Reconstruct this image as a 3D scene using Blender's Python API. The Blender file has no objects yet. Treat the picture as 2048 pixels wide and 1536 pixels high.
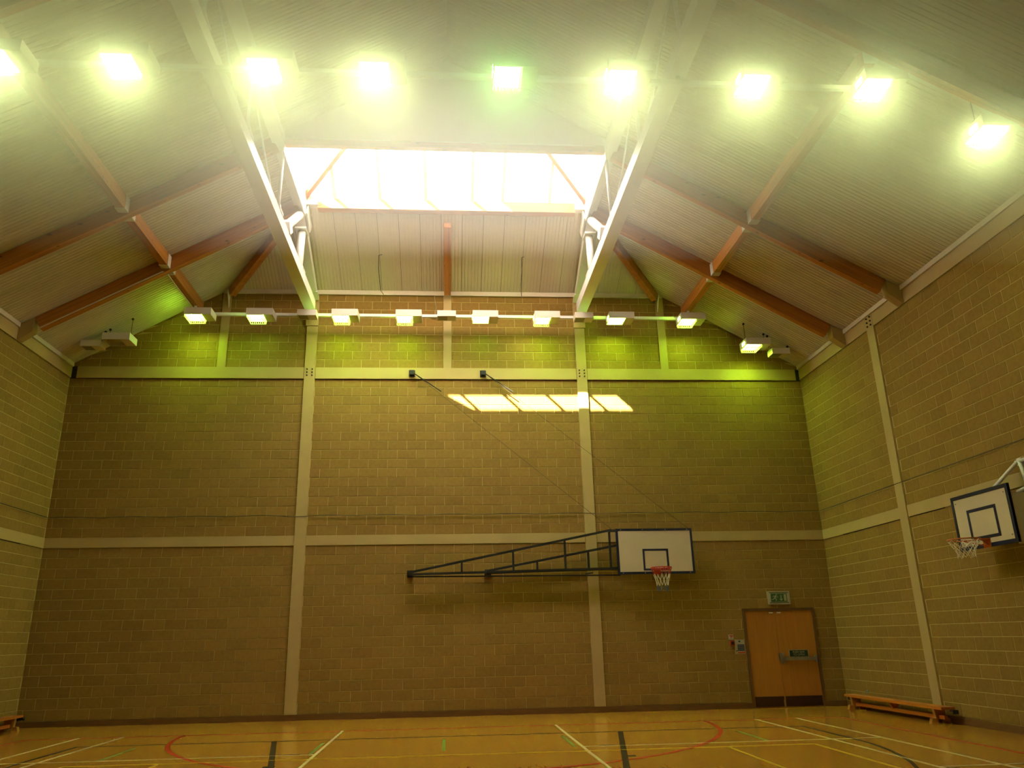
import bpy, math, random
from mathutils import Vector, Matrix
random.seed(7)
sc = bpy.context.scene
COL = sc.collection

# ------------------------------------------------------------------ camera, sky, sun, exposure
W, DEPTH = 18.0, 33.0
CAM = (9.0294, -17.0608, 1.5906)
YAW, PITCH, ROLL, FPX, PPX, PPY = 0.0705, 0.2909, -0.0202, 1462.09, 996.1, 840.04
SUN_DIR = Vector((1.26, 1.0, -1.80))          # the way the light travels
SUN_STRENGTH = 240.0
SKY_STRENGTH = 5.0
SKY_COLOR = (1.0, 0.95, 0.86, 1)
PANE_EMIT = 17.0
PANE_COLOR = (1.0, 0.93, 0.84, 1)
LAMP_EMIT = 90.0
LAMP_GREEN = (0.46, 1.0, 0.05, 1)
LAMP_WARM = (0.84, 1.0, 0.40, 1)
EXPOSURE = -0.1
GLARE_HAZE = 0.24  # density of the added lens-glare volume

def cam_axes():
    right = Vector((math.cos(YAW), -math.sin(YAW), 0))
    fwd0 = Vector((math.sin(YAW), math.cos(YAW), 0))
    fwd = fwd0 * math.cos(PITCH) + Vector((0, 0, 1)) * math.sin(PITCH)
    up = -fwd0 * math.sin(PITCH) + Vector((0, 0, 1)) * math.cos(PITCH)
    r = right * math.cos(ROLL) + up * math.sin(ROLL)
    u = -right * math.sin(ROLL) + up * math.cos(ROLL)
    return r, u, fwd
R_, U_, F_ = cam_axes()
cd = bpy.data.cameras.new('camera')
cam = bpy.data.objects.new('camera', cd)
COL.objects.link(cam)
m = Matrix.Identity(4)
for i in range(3):
    m[i][0], m[i][1], m[i][2], m[i][3] = R_[i], U_[i], -F_[i], CAM[i]
cam.matrix_world = m
cd.sensor_width = 36.0
cd.lens = FPX / 2048 * 36.0
cd.shift_x = (1024 - PPX) / 2048
cd.shift_y = (PPY - 768) / 2048
cd.clip_end = 200
sc.camera = cam

def project(p):
    v = Vector(p) - Vector(CAM)
    d = v.dot(F_)
    if d < 0.3:
        return None
    return PPX + FPX * v.dot(R_) / d, PPY - FPX * v.dot(U_) / d, d

world = bpy.data.worlds.new('World')
sc.world = world
world.use_nodes = True
wn = world.node_tree
wn.nodes['Background'].inputs[0].default_value = SKY_COLOR
wn.nodes['Background'].inputs[1].default_value = SKY_STRENGTH
sd = bpy.data.lights.new('sun', 'SUN')
sd.energy = SUN_STRENGTH
sd.color = (1.0, 0.93, 0.78)
sd.angle = math.radians(0.53)
sun = bpy.data.objects.new('sun', sd)
COL.objects.link(sun)
sun.location = (0, -20, 40)
sun.rotation_euler = SUN_DIR.to_track_quat('-Z', 'Y').to_euler()

vs = sc.view_settings
vs.view_transform = 'Standard'
vs.look = 'None'
vs.exposure = EXPOSURE
vs.gamma = 1.0
vs.use_curve_mapping = False
sc.cycles.max_bounces = 8
sc.cycles.diffuse_bounces = 4
sc.cycles.glossy_bounces = 3
sc.cycles.transparent_max_bounces = 12
sc.cycles.volume_bounces = 2
sc.cycles.sample_clamp_indirect = 6.0
sc.cycles.caustics_reflective = False
sc.cycles.caustics_refractive = False

# ------------------------------------------------------------------ materials
def mat(name, color, rough=0.6, metal=0.0, emit=None, es=0.0, noise=None, spec=0.4, bump=0.0, tone=False, objtone=False, shear=None, knots=False):
    """noise = (scale xyz, amount, detail): procedural light/dark variation of the colour."""
    mt = bpy.data.materials.new(name)
    mt.use_nodes = True
    nt = mt.node_tree
    b = nt.nodes['Principled BSDF']
    b.inputs['Base Color'].default_value = (*color, 1)
    b.inputs['Roughness'].default_value = rough
    b.inputs['Metallic'].default_value = metal
    b.inputs['Specular IOR Level'].default_value = spec
    if emit:
        b.inputs['Emission Color'].default_value = emit
        b.inputs['Emission Strength'].default_value = es
    sock = None
    if noise or tone or objtone:
        geo = nt.nodes.new('ShaderNodeNewGeometry')
        fac = None
        if noise:
            s, amt, det = noise
            vm = nt.nodes.new('ShaderNodeVectorMath'); vm.operation = 'MULTIPLY'
            vm.inputs[1].default_value = s
            nt.links.new(geo.outputs['Position'], vm.inputs[0])
            nz = nt.nodes.new('ShaderNodeTexNoise')
            nz.inputs['Scale'].default_value = 1.0
            nz.inputs['Detail'].default_value = det
            vec = vm.outputs[0]
            if shear is not None:                  # grain that follows a sloping member
                dp = nt.nodes.new('ShaderNodeVectorMath'); dp.operation = 'DOT_PRODUCT'
                dp.inputs[1].default_value = (-shear[0] * s[2], -shear[1] * s[2], s[2])
                nt.links.new(geo.outputs['Position'], dp.inputs[0])
                sx = nt.nodes.new('ShaderNodeSeparateXYZ'); nt.links.new(vm.outputs[0], sx.inputs[0])
                cx = nt.nodes.new('ShaderNodeCombineXYZ')
                nt.links.new(sx.outputs[0], cx.inputs[0]); nt.links.new(sx.outputs[1], cx.inputs[1])
                nt.links.new(dp.outputs['Value'], cx.inputs[2])
                vec = cx.outputs[0]
            nt.links.new(vec, nz.inputs['Vector'])
            mr = nt.nodes.new('ShaderNodeMapRange')
            mr.inputs[1].default_value = 0.25; mr.inputs[2].default_value = 0.75
            mr.inputs[3].default_value = 1 - amt; mr.inputs[4].default_value = 1 + amt
            nt.links.new(nz.outputs[0], mr.inputs[0])
            fac = mr.outputs[0]
            if bump:
                bp = nt.nodes.new('ShaderNodeBump')
                bp.inputs['Strength'].default_value = bump
                bp.inputs['Distance'].default_value = 0.01
                nt.links.new(nz.outputs[0], bp.inputs['Height'])
                nt.links.new(bp.outputs[0], b.inputs['Normal'])
        def mul(a, c):
            if a is None:
                return c
            n = nt.nodes.new('ShaderNodeMath'); n.operation = 'MULTIPLY'
            nt.links.new(a, n.inputs[0]); nt.links.new(c, n.inputs[1])
            return n.outputs[0]
        if knots:
            kv = nt.nodes.new('ShaderNodeVectorMath'); kv.operation = 'MULTIPLY'
            kv.inputs[1].default_value = (2.6, 5.5, 5.5)
            nt.links.new(geo.outputs['Position'], kv.inputs[0])
            vo = nt.nodes.new('ShaderNodeTexVoronoi'); vo.inputs['Scale'].default_value = 1.0
            nt.links.new(kv.outputs[0], vo.inputs['Vector'])
            km = nt.nodes.new('ShaderNodeMapRange')
            km.inputs[1].default_value = .07; km.inputs[2].default_value = .17
            km.inputs[3].default_value = .38; km.inputs[4].default_value = 1.0
            nt.links.new(vo.outputs['Distance'], km.inputs[0])
            fac = mul(fac, km.outputs[0])
        if tone:                                   # per-piece tone stored on the mesh
            at = nt.nodes.new('ShaderNodeAttribute'); at.attribute_name = 'tone'
            fac = mul(fac, at.outputs['Fac'])
        if objtone:                                # per-object tone
            oi = nt.nodes.new('ShaderNodeObjectInfo')
            sp = nt.nodes.new('ShaderNodeSeparateColor')
            nt.links.new(oi.outputs['Color'], sp.inputs[0])
            fac = mul(fac, sp.outputs[0])
        sc_ = nt.nodes.new('ShaderNodeVectorMath'); sc_.operation = 'SCALE'
        sc_.inputs[0].default_value = color
        nt.links.new(fac, sc_.inputs['Scale'])
        nt.links.new(sc_.outputs[0], b.inputs['Base Color'])
    return mt

M = {}
M['block'] = mat('block', (0.262, 0.158, 0.040), 0.92, noise=((14, 14, 14), 0.10, 3), spec=0.1, tone=True, objtone=True)
M['mortar'] = mat('mortar', (0.50, 0.365, 0.12), 0.95, noise=((6, 6, 6), 0.15, 3), spec=0.1)
M['wall_plain'] = mat('wall_plain', (0.30, 0.215, 0.075), 0.92, noise=((1.5, 1.5, 1.5), 0.06, 2), spec=0.1)
M['cream'] = mat('cream_paint', (0.44, 0.312, 0.122), 0.5, noise=((2, 2, 2), 0.05, 3), spec=0.3)
M['steel_white'] = mat('white_steel', (0.80, 0.78, 0.72), 0.35, noise=((3, 3, 3), 0.04, 2), spec=0.5)
M['trim_white'] = mat('trim_white', (0.66, 0.58, 0.44), 0.5, noise=((3, 3, 3), 0.05, 2))
M['panel'] = mat('ceiling_panel', (0.66, 0.59, 0.43), 0.55, noise=((0.9, 0.9, 0.9), 0.05, 2), objtone=True)
M['deck'] = mat('roof_deck', (0.05, 0.042, 0.03), 0.9, noise=((2, 2, 2), 0.1, 2))
M['wood_x'] = mat('timber_x', (0.48, 0.185, 0.032), 0.5, noise=((0.9, 24, 24), 0.28, 4), objtone=True, shear=(0, 0), knots=True)
M['wood_xl'] = mat('timber_left_slope', (0.48, 0.185, 0.032), 0.5, noise=((0.9, 24, 24), 0.28, 4), objtone=True, shear=(.572, 0), knots=True)
M['wood_xr'] = mat('timber_right_slope', (0.48, 0.185, 0.032), 0.5, noise=((0.9, 24, 24), 0.28, 4), objtone=True, shear=(-.572, 0), knots=True)
M['wood_y'] = mat('timber_y', (0.48, 0.185, 0.032), 0.5, noise=((24, 0.9, 24), 0.28, 4), objtone=True, shear=(0, 0), knots=True)
M['wood_e'] = mat('timber_end_slope', (0.48, 0.185, 0.032), 0.5, noise=((24, 0.9, 24), 0.28, 4), objtone=True, shear=(0, -.577), knots=True)
M['wood_hip'] = mat('timber_hip', (0.42, 0.15, 0.03), 0.5, noise=((9, 9, 9), 0.22, 4), objtone=True)
M['floor'] = mat('floor', (0.43, 0.195, 0.022), 0.17, noise=((14, 0.8, 1), 0.08, 4), spec=0.5)
M['baseboard'] = mat('skirting', (0.14, 0.062, 0.018), 0.5, noise=((4, 4, 20), 0.2, 3))
M['door'] = mat('door_veneer', (0.42, 0.175, 0.028), 0.45, noise=((18, 18, 1.0), 0.12, 4))
M['door_frame'] = mat('door_frame', (0.13, 0.060, 0.020), 0.5, noise=((20, 20, 2), 0.2, 3))
M['kick'] = mat('kick_plate', (0.035, 0.012, 0.008), 0.4, noise=((5, 5, 5), 0.2, 2))
M['metal'] = mat('grey_metal', (0.30, 0.27, 0.22), 0.35, 0.6, noise=((8, 8, 8), 0.1, 2))
M['black'] = mat('black_steel', (0.014, 0.013, 0.013), 0.45, noise=((8, 8, 8), 0.2, 2))
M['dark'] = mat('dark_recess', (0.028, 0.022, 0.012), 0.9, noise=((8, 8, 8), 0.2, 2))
M['board'] = mat('backboard_white', (0.62, 0.52, 0.34), 0.4, noise=((2, 2, 2), 0.04, 2))
M['navy'] = mat('navy_paint', (0.010, 0.012, 0.040), 0.45, noise=((5, 5, 5), 0.15, 2))
M['red'] = mat('red_paint', (0.50, 0.035, 0.012), 0.4, noise=((5, 5, 5), 0.1, 2))
M['orange'] = mat('orange_paint', (0.55, 0.13, 0.018), 0.4, noise=((5, 5, 5), 0.1, 2))
M['net_red'] = mat('net_red', (0.42, 0.05, 0.025), 0.8, noise=((20, 20, 20), 0.1, 2))
M['net_white'] = mat('net_white', (0.75, 0.68, 0.48), 0.8, noise=((20, 20, 20), 0.1, 2))
M['net_blue'] = mat('net_blue', (0.10, 0.12, 0.20), 0.8, noise=((20, 20, 20), 0.1, 2))
M['white'] = mat('white_plastic', (0.70, 0.62, 0.46), 0.5, noise=((6, 6, 6), 0.04, 2))
M['green'] = mat('sign_green', (0.035, 0.11, 0.035), 0.5, noise=((6, 6, 6), 0.1, 2))
M['signdark'] = mat('sign_dark_green', (0.012, 0.035, 0.022), 0.5, noise=((6, 6, 6), 0.1, 2))
M['blue'] = mat('sign_blue', (0.035, 0.042, 0.085), 0.5, noise=((6, 6, 6), 0.1, 2))
M['print'] = mat('sign_print', (0.42, 0.38, 0.24), 0.6, noise=((6, 6, 6), 0.05, 2))
M['bench'] = mat('bench_wood', (0.50, 0.165, 0.022), 0.4, noise=((20, 1.2, 20), 0.2, 4))
M['benchleg'] = mat('bench_leg', (0.42, 0.20, 0.04), 0.45, noise=((14, 14, 3), 0.15, 3))
M['housing'] = mat('light_housing', (0.72, 0.66, 0.54), 0.45, noise=((6, 6, 6), 0.03, 2))
M['l_red'] = mat('line_red', (0.40, 0.045, 0.012), 0.40, noise=((8, 8, 1), 0.12, 2), spec=0.15)
M['l_white'] = mat('line_white', (0.56, 0.46, 0.20), 0.40, noise=((8, 8, 1), 0.10, 2), spec=0.15)
M['l_black'] = mat('line_black', (0.022, 0.015, 0.008), 0.40, noise=((8, 8, 1), 0.2, 2), spec=0.15)
M['l_yellow'] = mat('line_yellow', (0.52, 0.34, 0.02), 0.40, noise=((8, 8, 1), 0.12, 2), spec=0.15)
M['l_green'] = mat('line_green', (0.17, 0.25, 0.035), 0.40, noise=((8, 8, 1), 0.12, 2), spec=0.15)
M['cable'] = mat('cable_dark', (0.05, 0.038, 0.02), 0.7, noise=((8, 8, 8), 0.1, 2))
M['wire_light'] = mat('wire_light', (0.35, 0.30, 0.2), 0.5, noise=((8, 8, 8), 0.1, 2))
def emis(name, color, s):
    mt = mat(name, (0.8, 0.8, 0.8), 0.5, emit=color, es=s)
    return mt
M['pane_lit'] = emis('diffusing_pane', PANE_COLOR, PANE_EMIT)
M['lens_far'] = emis('lens_far', LAMP_GREEN, LAMP_EMIT * 1.4)
M['lens_far_dim'] = emis('lens_far_dim', (0.40, 1.0, 0.12, 1), LAMP_EMIT * 0.45)
M['lens_near'] = emis('lens_near', LAMP_WARM, LAMP_EMIT * 1.1)
M['lens_near_dim'] = emis('lens_near_dim', (0.45, 1.0, 0.25, 1), LAMP_EMIT * 0.5)
def clear_glass():
    mt = bpy.data.materials.new('clear_pane')
    mt.use_nodes = True
    nt = mt.node_tree
    nt.nodes.clear()
    o = nt.nodes.new('ShaderNodeOutputMaterial')
    mx = nt.nodes.new('ShaderNodeMixShader'); mx.inputs[0].default_value = 0.06
    t = nt.nodes.new('ShaderNodeBsdfTransparent'); t.inputs[0].default_value = (0.95, 0.97, 0.95, 1)
    g = nt.nodes.new('ShaderNodeBsdfGlossy'); g.inputs['Roughness'].default_value = 0.05
    nt.links.new(t.outputs[0], mx.inputs[1]); nt.links.new(g.outputs[0], mx.inputs[2])
    nt.links.new(mx.outputs[0], o.inputs['Surface'])
    return mt
M['clear'] = clear_glass()

# ------------------------------------------------------------------ mesh helpers
class MB:
    def __init__(self):
        self.v, self.f, self.tone = [], [], []
    def quadface(self, idx, t=1.0):
        self.f.append(idx); self.tone.append(t)
    def hexa(self, p, t=1.0):
        """8 points: bottom ring 0-3, top ring 4-7 (same order)."""
        n = len(self.v)
        self.v += [tuple(q) for q in p]
        for a in ((3, 2, 1, 0), (4, 5, 6, 7), (0, 1, 5, 4), (1, 2, 6, 5), (2, 3, 7, 6), (3, 0, 4, 7)):
            self.quadface([n + i for i in a], t)
        return self
    def box(self, x0, x1, y0, y1, z0, z1, t=1.0):
        x0, x1 = min(x0, x1), max(x0, x1); y0, y1 = min(y0, y1), max(y0, y1); z0, z1 = min(z0, z1), max(z0, z1)
        return self.hexa([(x0, y0, z0), (x1, y0, z0), (x1, y1, z0), (x0, y1, z0),
                          (x0, y0, z1), (x1, y0, z1), (x1, y1, z1), (x0, y1, z1)], t)
    def bar(self, a, b, w, h, up=(0, 0, 1)):
        """rectangular bar from a to b, w across, h along up."""
        a, b, up = Vector(a), Vector(b), Vector(up)
        d = (b - a).normalized()
        s = d.cross(up).normalized() * (w / 2)
        u = s.cross(d).normalized() * (h / 2)
        return self.hexa([a - s - u, a + s - u, a + s + u, a - s + u, b - s - u, b + s - u, b + s + u, b - s + u])
    def tube(self, pts, r, n=8, cap=True):
        pts = [Vector(p) for p in pts]
        base = len(self.v)
        prev = None
        for i, p in enumerate(pts):
            d = (pts[min(i + 1, len(pts) - 1)] - pts[max(i - 1, 0)]).normalized()
            if prev is None:
                ref = Vector((0, 0, 1)) if abs(d.z) < 0.9 else Vector((1, 0, 0))
                s = d.cross(ref).normalized()
            else:
                s = (prev - d * prev.dot(d)).normalized()
            prev = s
            u = d.cross(s)
            for k in range(n):
                a = 2 * math.pi * k / n
                self.v.append(tuple(p + s * (r * math.cos(a)) + u * (r * math.sin(a))))
        for i in range(len(pts) - 1):
            for k in range(n):
                q = base + i * n
                self.quadface([q + k, q + (k + 1) % n, q + n + (k + 1) % n, q + n + k])
        if cap:
            self.quadface([base + k for k in reversed(range(n))])
            self.quadface([base + (len(pts) - 1) * n + k for k in range(n)])
        return self
    def ring(self, c, R, r, n=32, m=6):
        pts = [Vector(c) + Vector((R * math.cos(2 * math.pi * i / n), R * math.sin(2 * math.pi * i / n), 0)) for i in range(n)]
        base = len(self.v)
        for i, p in enumerate(pts):
            rad = (p - Vector(c)).normalized()
            for k in range(m):
                a = 2 * math.pi * k / m
                self.v.append(tuple(p + rad * (r * math.cos(a)) + Vector((0, 0, r * math.sin(a)))))
        for i in range(n):
            for k in range(m):
                self.quadface([base + i * m + k, base + ((i + 1) % n) * m + k, base + ((i + 1) % n) * m + (k + 1) % m, base + i * m + (k + 1) % m])
        return self
    def prism(self, poly, d):
        """polygon (list of 3d points) extruded by vector d."""
        n = len(self.v); k = len(poly); d = Vector(d)
        self.v += [tuple(Vector(p)) for p in poly] + [tuple(Vector(p) + d) for p in poly]
        self.quadface(list(reversed(range(n, n + k))))
        self.quadface(list(range(n + k, n + 2 * k)))
        for i in range(k):
            j = (i + 1) % k
            self.quadface([n + i, n + j, n + k + j, n + k + i])
        return self
    def mesh(self, name, material, smooth=False):
        me = bpy.data.meshes.new(name)
        me.from_pydata(self.v, [], self.f)
        me.materials.append(material)
        at = me.attributes.new('tone', 'FLOAT', 'FACE')
        at.data.foreach_set('value', self.tone)
        if smooth:
            me.polygons.foreach_set('use_smooth', [True] * len(me.polygons))
        me.update()
        return me
    def build(self, name, material, parent=None, smooth=False, kind=None):
        o = bpy.data.objects.new(name, self.mesh(name, material, smooth))
        COL.objects.link(o)
        if parent is not None:
            o.parent = parent
        if kind:
            o['kind'] = kind
        return o

def empty(name, loc=(0, 0, 0), rz=0.0, parent=None):
    o = bpy.data.objects.new(name, None)
    o.empty_display_size = 0.2
    o.location = loc; o.rotation_euler = (0, 0, rz)
    COL.objects.link(o)
    if parent is not None:
        o.parent = parent
    return o
def tag(o, label, cat, group=None):
    o['label'] = label; o['category'] = cat
    if group:
        o['group'] = group
    return o
def copy_tree(o, parent=None):
    c = o.copy(); COL.objects.link(c)
    if parent is not None:
        c.parent = parent
    for ch in list(o.children):
        copy_tree(ch, c)
    return c
def link_mesh(name, me, parent, loc, tone=1.0):
    o = bpy.data.objects.new(name, me)
    o.location = loc
    o.color = (tone, tone, tone, 1)
    o.parent = parent
    COL.objects.link(o)
    return o
def text_mesh(name, body, size, material, parent, loc, rot, depth=0.001):
    cu = bpy.data.curves.new(name, 'FONT')
    cu.body = body; cu.size = size; cu.align_x = 'CENTER'; cu.align_y = 'CENTER'; cu.extrude = depth
    tmp = bpy.data.objects.new(name + '_tmp', cu)
    COL.objects.link(tmp)
    dg = bpy.context.evaluated_depsgraph_get()
    dg.update()
    me = bpy.data.meshes.new_from_object(tmp.evaluated_get(dg))
    bpy.data.objects.remove(tmp)
    me.materials.clear(); me.materials.append(material)
    o = bpy.data.objects.new(name, me)
    o.location = loc; o.rotation_euler = rot
    o.parent = parent
    COL.objects.link(o)
    return o

# ------------------------------------------------------------------ shared dimensions
EAVE, TANP = 8.12, 0.572
Z_SK, Z_M0, Z_M1, Z_B0, Z_B1 = 0.12, 3.72, 3.945, 7.77, 8.05
XL, XR, RIDGE = 5.64, 12.36, 9.0
HX0, HX1, HZ = 3.50, 14.50, 10.12
Y_K, Y_A, Y_C = -2.15, -4.40, -9.0
def slope_z(x):
    return EAVE + TANP * (x if x < RIDGE else W - x)

# ------------------------------------------------------------------ floor and court lines
floor = MB().box(-0.3, W + 0.3, 0.3, -DEPTH - 0.3, -0.2, 0).build('floor', M['floor'], kind='structure')
def strip(pts, w, name, material, z=0.0015):
    """a painted line: a 1.5 mm film along a polyline on the floor."""
    z = .002 + z * .8
    b = MB()
    P = [Vector((x, y, 0)) for x, y in pts]
    L, Rr = [], []
    for i, p in enumerate(P):
        d = (P[min(i + 1, len(P) - 1)] - P[max(i - 1, 0)]).normalized()
        s = Vector((-d.y, d.x, 0)) * (w / 2)
        L.append(p + s); Rr.append(p - s)
    for i in range(len(P) - 1):
        q = [Rr[i], Rr[i + 1], L[i + 1], L[i]]
        b.hexa([(a.x, a.y, 0.0) for a in q] + [(a.x, a.y, z) for a in q])
    return b.build(name, material, floor)
def arc(cx, cy, r, a0, a1, n=40):
    return [(cx + r * math.cos(math.radians(a0 + (a1 - a0) * i / n)), cy + r * math.sin(math.radians(a0 + (a1 - a0) * i / n))) for i in range(n + 1)]
strip([(1.36, -2.2), (16.65, -2.2)], .05, 'red_line', M['l_red'])
strip([(1.36, -2.2), (1.36, -30)], .06, 'red_line', M['l_red'])
strip([(16.65, -2.2), (16.65, -30)], .06, 'red_line', M['l_red'])
strip(arc(9.07, -2.2, 4.88, 180, 360), .075, 'red_line', M['l_red'], .0018)
strip([(2.85, -3.42), (15.31, -3.42)], .035, 'black_line', M['l_black'])
strip([(2.85, -3.42), (2.85, -5.0)] + arc(9.08, -5.0, 6.23, 180, 360) + [(15.31, -3.42)], .05, 'black_line', M['l_black'], .0021)
strip([(6.09, -3.45), (7.28, -9.2)], .085, 'black_line', M['l_black'], .0021)
strip([(12.02, -3.45), (10.84, -9.2)], .085, 'black_line', M['l_black'], .0021)
for sx, s in ((6.70, -1), (11.46, 1)):
    strip([(sx, -6.15), (sx + s * .16, -6.15)], .12, 'lane_mark', M['l_black'], .0024)
    strip([(sx - s * .12 + .0, -5.05), (sx + s * .12, -5.05)], .04, 'lane_mark', M['l_black'], .0024)
for x in (7.06, 11.06, 3.10, 14.97, 2.31, 15.79):
    strip([(x, -2.15), (x, -30)], .045, 'white_line', M['l_white'], .0027)
strip([(2.31, -5.12), (7.06, -5.12)], .045, 'white_line', M['l_white'], .003)
strip([(11.06, -5.12), (15.79, -5.12)], .045, 'white_line', M['l_white'], .003)
strip([(14.97, -7.72), (17.2, -7.66)], .045, 'white_line', M['l_white'], .003)
strip([(3.67, -5.56), (14.47, -5.56)], .05, 'yellow_line', M['l_yellow'], .0033)
for x in (4.98, 13.15, 3.67, 14.47):
    strip([(x, -5.56), (x, -30)], .045, 'yellow_line', M['l_yellow'], .0033)
for x in (3.95, 6.97, 8.955, 10.945, 13.96):
    strip([(x, -3.8), (x, -5.1)], .05, 'green_line', M['l_green'], .0036)

# ------------------------------------------------------------------ walls of blocks
T = 0.22                                       # wall thickness
wall_back = MB().prism([(-T, 0.006, 0), (W + T, 0.006, 0), (W + T, 0.006, EAVE - .1), (W, 0.006, EAVE), (HX1, 0.006, HZ), (HX0, 0.006, HZ), (0, 0.006, EAVE), (-T, 0.006, EAVE - .1)],
                       (0, T, 0)).build('wall_back', M['mortar'], kind='structure')
wall_left = MB().box(-0.006 - T, -0.006, 0.006, -DEPTH, 0, EAVE).build('wall_left', M['mortar'], kind='structure')
wall_right = MB().box(W + 0.006, W + 0.006 + T, 0.006, -DEPTH, 0, EAVE).build('wall_right', M['mortar'], kind='structure')
wall_front = MB().box(-T, W + T, -DEPTH, -DEPTH - T, 0, 13.4).build('wall_front', M['wall_plain'], kind='structure')
wallL2 = MB().box(-0.004, 0.0, -12.0, -DEPTH, 0, EAVE).build('plain_course', M['wall_plain'], wall_left)
wallR2 = MB().box(W, W + 0.004, -12.0, -DEPTH, 0, EAVE).build('plain_course', M['wall_plain'], wall_right)

JW = 0.012
def rows():
    r = []
    for k in range(16):
        r.append((Z_SK + .225 * k, Z_SK + .225 * (k + 1), k))
    for k in range(17):
        r.append((Z_M1 + .225 * k, Z_M1 + .225 * (k + 1), k + 17))
    for k in range(9):
        r.append((Z_B1 + .225 * k, Z_B1 + .225 * (k + 1), k + 35))
    return r
def cells(lo, hi, phase, row):
    """block spans along a wall bay lo..hi."""
    x = phase + (0.225 if row % 2 == 0 else 0.0)
    x -= math.ceil((x - lo) / .45) * .45
    out = []
    while x < hi - 1e-6:
        a, b = max(lo, x), min(hi, x + .45)
        if b - a > .03:
            out.append((a, b))
        x += .45
    return out
def area_px(corners):
    q = [project(p) for p in corners]
    if any(v is None for v in q):
        return 0
    cx, cy = sum(v[0] for v in q) / 4, sum(v[1] for v in q) / 4
    if not (0 < cx < 2048 and 0 < cy < 1536):
        return 0
    s = 0
    for i in range(4):
        j = (i + 1) % 4
        s += q[i][0] * q[j][1] - q[j][0] * q[i][1]
    return abs(s) / 2
mesh_cache = {}
def block_mesh(w, h, axis):
    key = (round(w, 2), round(h, 3), axis)
    if key not in mesh_cache:
        b = MB()
        ww, hh, c = w / 2, h / 2, .004
        # face with a small arris; local x along the wall, front at local y = 0 (towards the hall), back at +0.05
        fr = [(-ww + c, 0, -hh + c), (ww - c, 0, -hh + c), (ww - c, 0, hh - c), (-ww + c, 0, hh - c)]
        ed = [(-ww, c, -hh), (ww, c, -hh), (ww, c, hh), (-ww, c, hh)]
        bk = [(-ww, .05, -hh), (ww, .05, -hh), (ww, .05, hh), (-ww, .05, hh)]
        b.v = fr + ed + bk
        b.quadface([0, 1, 2, 3])
        for i in range(4):
            j = (i + 1) % 4
            b.quadface([4 + i, 4 + j, j, i]); b.quadface([8 + i, 8 + j, 4 + j, 4 + i])
        mesh_cache[key] = b.mesh('block', M['block'])
    return mesh_cache[key]
def lay(wall, bays, face, gable=False, reserve=()):
    """face: 'back' | 'left' | 'right'."""
    full, cut = [], []
    for z0, z1, row in rows():
        if face != 'back' and z1 > Z_B0 + .01:
            continue
        for lo, hi, ph in bays(z0):
            for a, b in cells(lo, hi, ph, row):
                top = z1
                if gable and z0 > Z_B1 - .01:
                    if min(slope_z(a), slope_z(b)) < z1 or HZ < z1:
                        if max(slope_z(a), slope_z(b)) <= z0 + .02 or HZ <= z0 + .02:
                            continue
                        cut.append((a, b, z0, z1)); continue
                full.append((a, b, z0, z1))
    def P(s, z):
        return (s, 0, z) if face == 'back' else ((0, -s, z) if face == 'left' else (W, -s, z))
    sc_ = sorted(full, key=lambda c: -area_px([P(c[0], c[2]), P(c[1], c[2]), P(c[1], c[3]), P(c[0], c[3])]))
    rz = {'back': 0, 'left': math.pi / 2, 'right': -math.pi / 2}[face]
    rng = random.Random(11)
    for a, b, z0, z1 in sc_[:300]:
        me = block_mesh(b - a - JW, z1 - z0 - JW, 0)
        o = link_mesh('block', me, wall, P((a + b) / 2, (z0 + z1) / 2), rng.uniform(.93, 1.07))
        o.rotation_euler = (0, 0, rz)
    B = MB()
    for a, b, z0, z1 in sc_[300:] + cut:
        a2, b2, c2, d2 = a + JW / 2, b - JW / 2, z0 + JW / 2, z1 - JW / 2
        zs = [c2, c2, d2, d2]
        if gable and z0 > Z_B1 - .01:
            la, lb = min(slope_z(a2), HZ) - .01, min(slope_z(b2), HZ) - .01
            zs = [min(c2, la), min(c2, lb), min(d2, lb), min(d2, la)]
        t = rng.uniform(.93, 1.07)
        n = len(B.v)
        k = .004
        fr = [(a2 + k, zs[0] + k), (b2 - k, zs[1] + k), (b2 - k, zs[2] - k), (a2 + k, zs[3] - k)]
        ed = [(a2, zs[0]), (b2, zs[1]), (b2, zs[2]), (a2, zs[3])]
        for ring, dep in ((fr, 0), (ed, k), (ed, .05)):
            for s, z in ring:
                if face == 'back':
                    B.v.append((s, dep, z))
                elif face == 'left':
                    B.v.append((-dep, -s, z))
                else:
                    B.v.append((W + dep, -s, z))
        flip = face == 'left'
        def qf(i):
            B.quadface([n + q for q in (reversed(i) if flip else i)], t)
        qf([0, 1, 2, 3])
        for i in range(4):
            j = (i + 1) % 4
            qf([4 + i, 4 + j, j, i]); qf([8 + i, 8 + j, 4 + j, 4 + i])
    o = B.build('block_courses', M['block'], wall, kind='stuff')
    o.color = (1, 1, 1, 1)
def bays_back(z):
    door_x0, door_x1 = 15.80, 17.50
    b = [(0, XL - .13, .344), (XL + .13, XR - .13, .157 if z < 8 else .131)]
    if z < 2.1:
        b += [(XR + .13, door_x0, .005), (door_x1, W, .005)]
    else:
        b += [(XR + .13, W, .005)]
    if z > 8:
        b = [(0, 3.41, .2), (3.61, XL - .13, .344), (XL + .13, 8.9, .131), (9.1, XR - .13, .131), (XR + .13, 14.39, .005), (14.59, W, .005)]
    return b
lay(wall_back, bays_back, 'back', gable=True)
lay(wall_left, lambda z: [(0.0, 3.2, 0.02), (3.46, 7.7, .06), (7.95, 12.0, .1)], 'left')
lay(wall_right, lambda z: [(0.0, 3.15, 0.0), (3.41, 7.7, .06), (7.95, 12.0, .1)], 'right')

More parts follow.
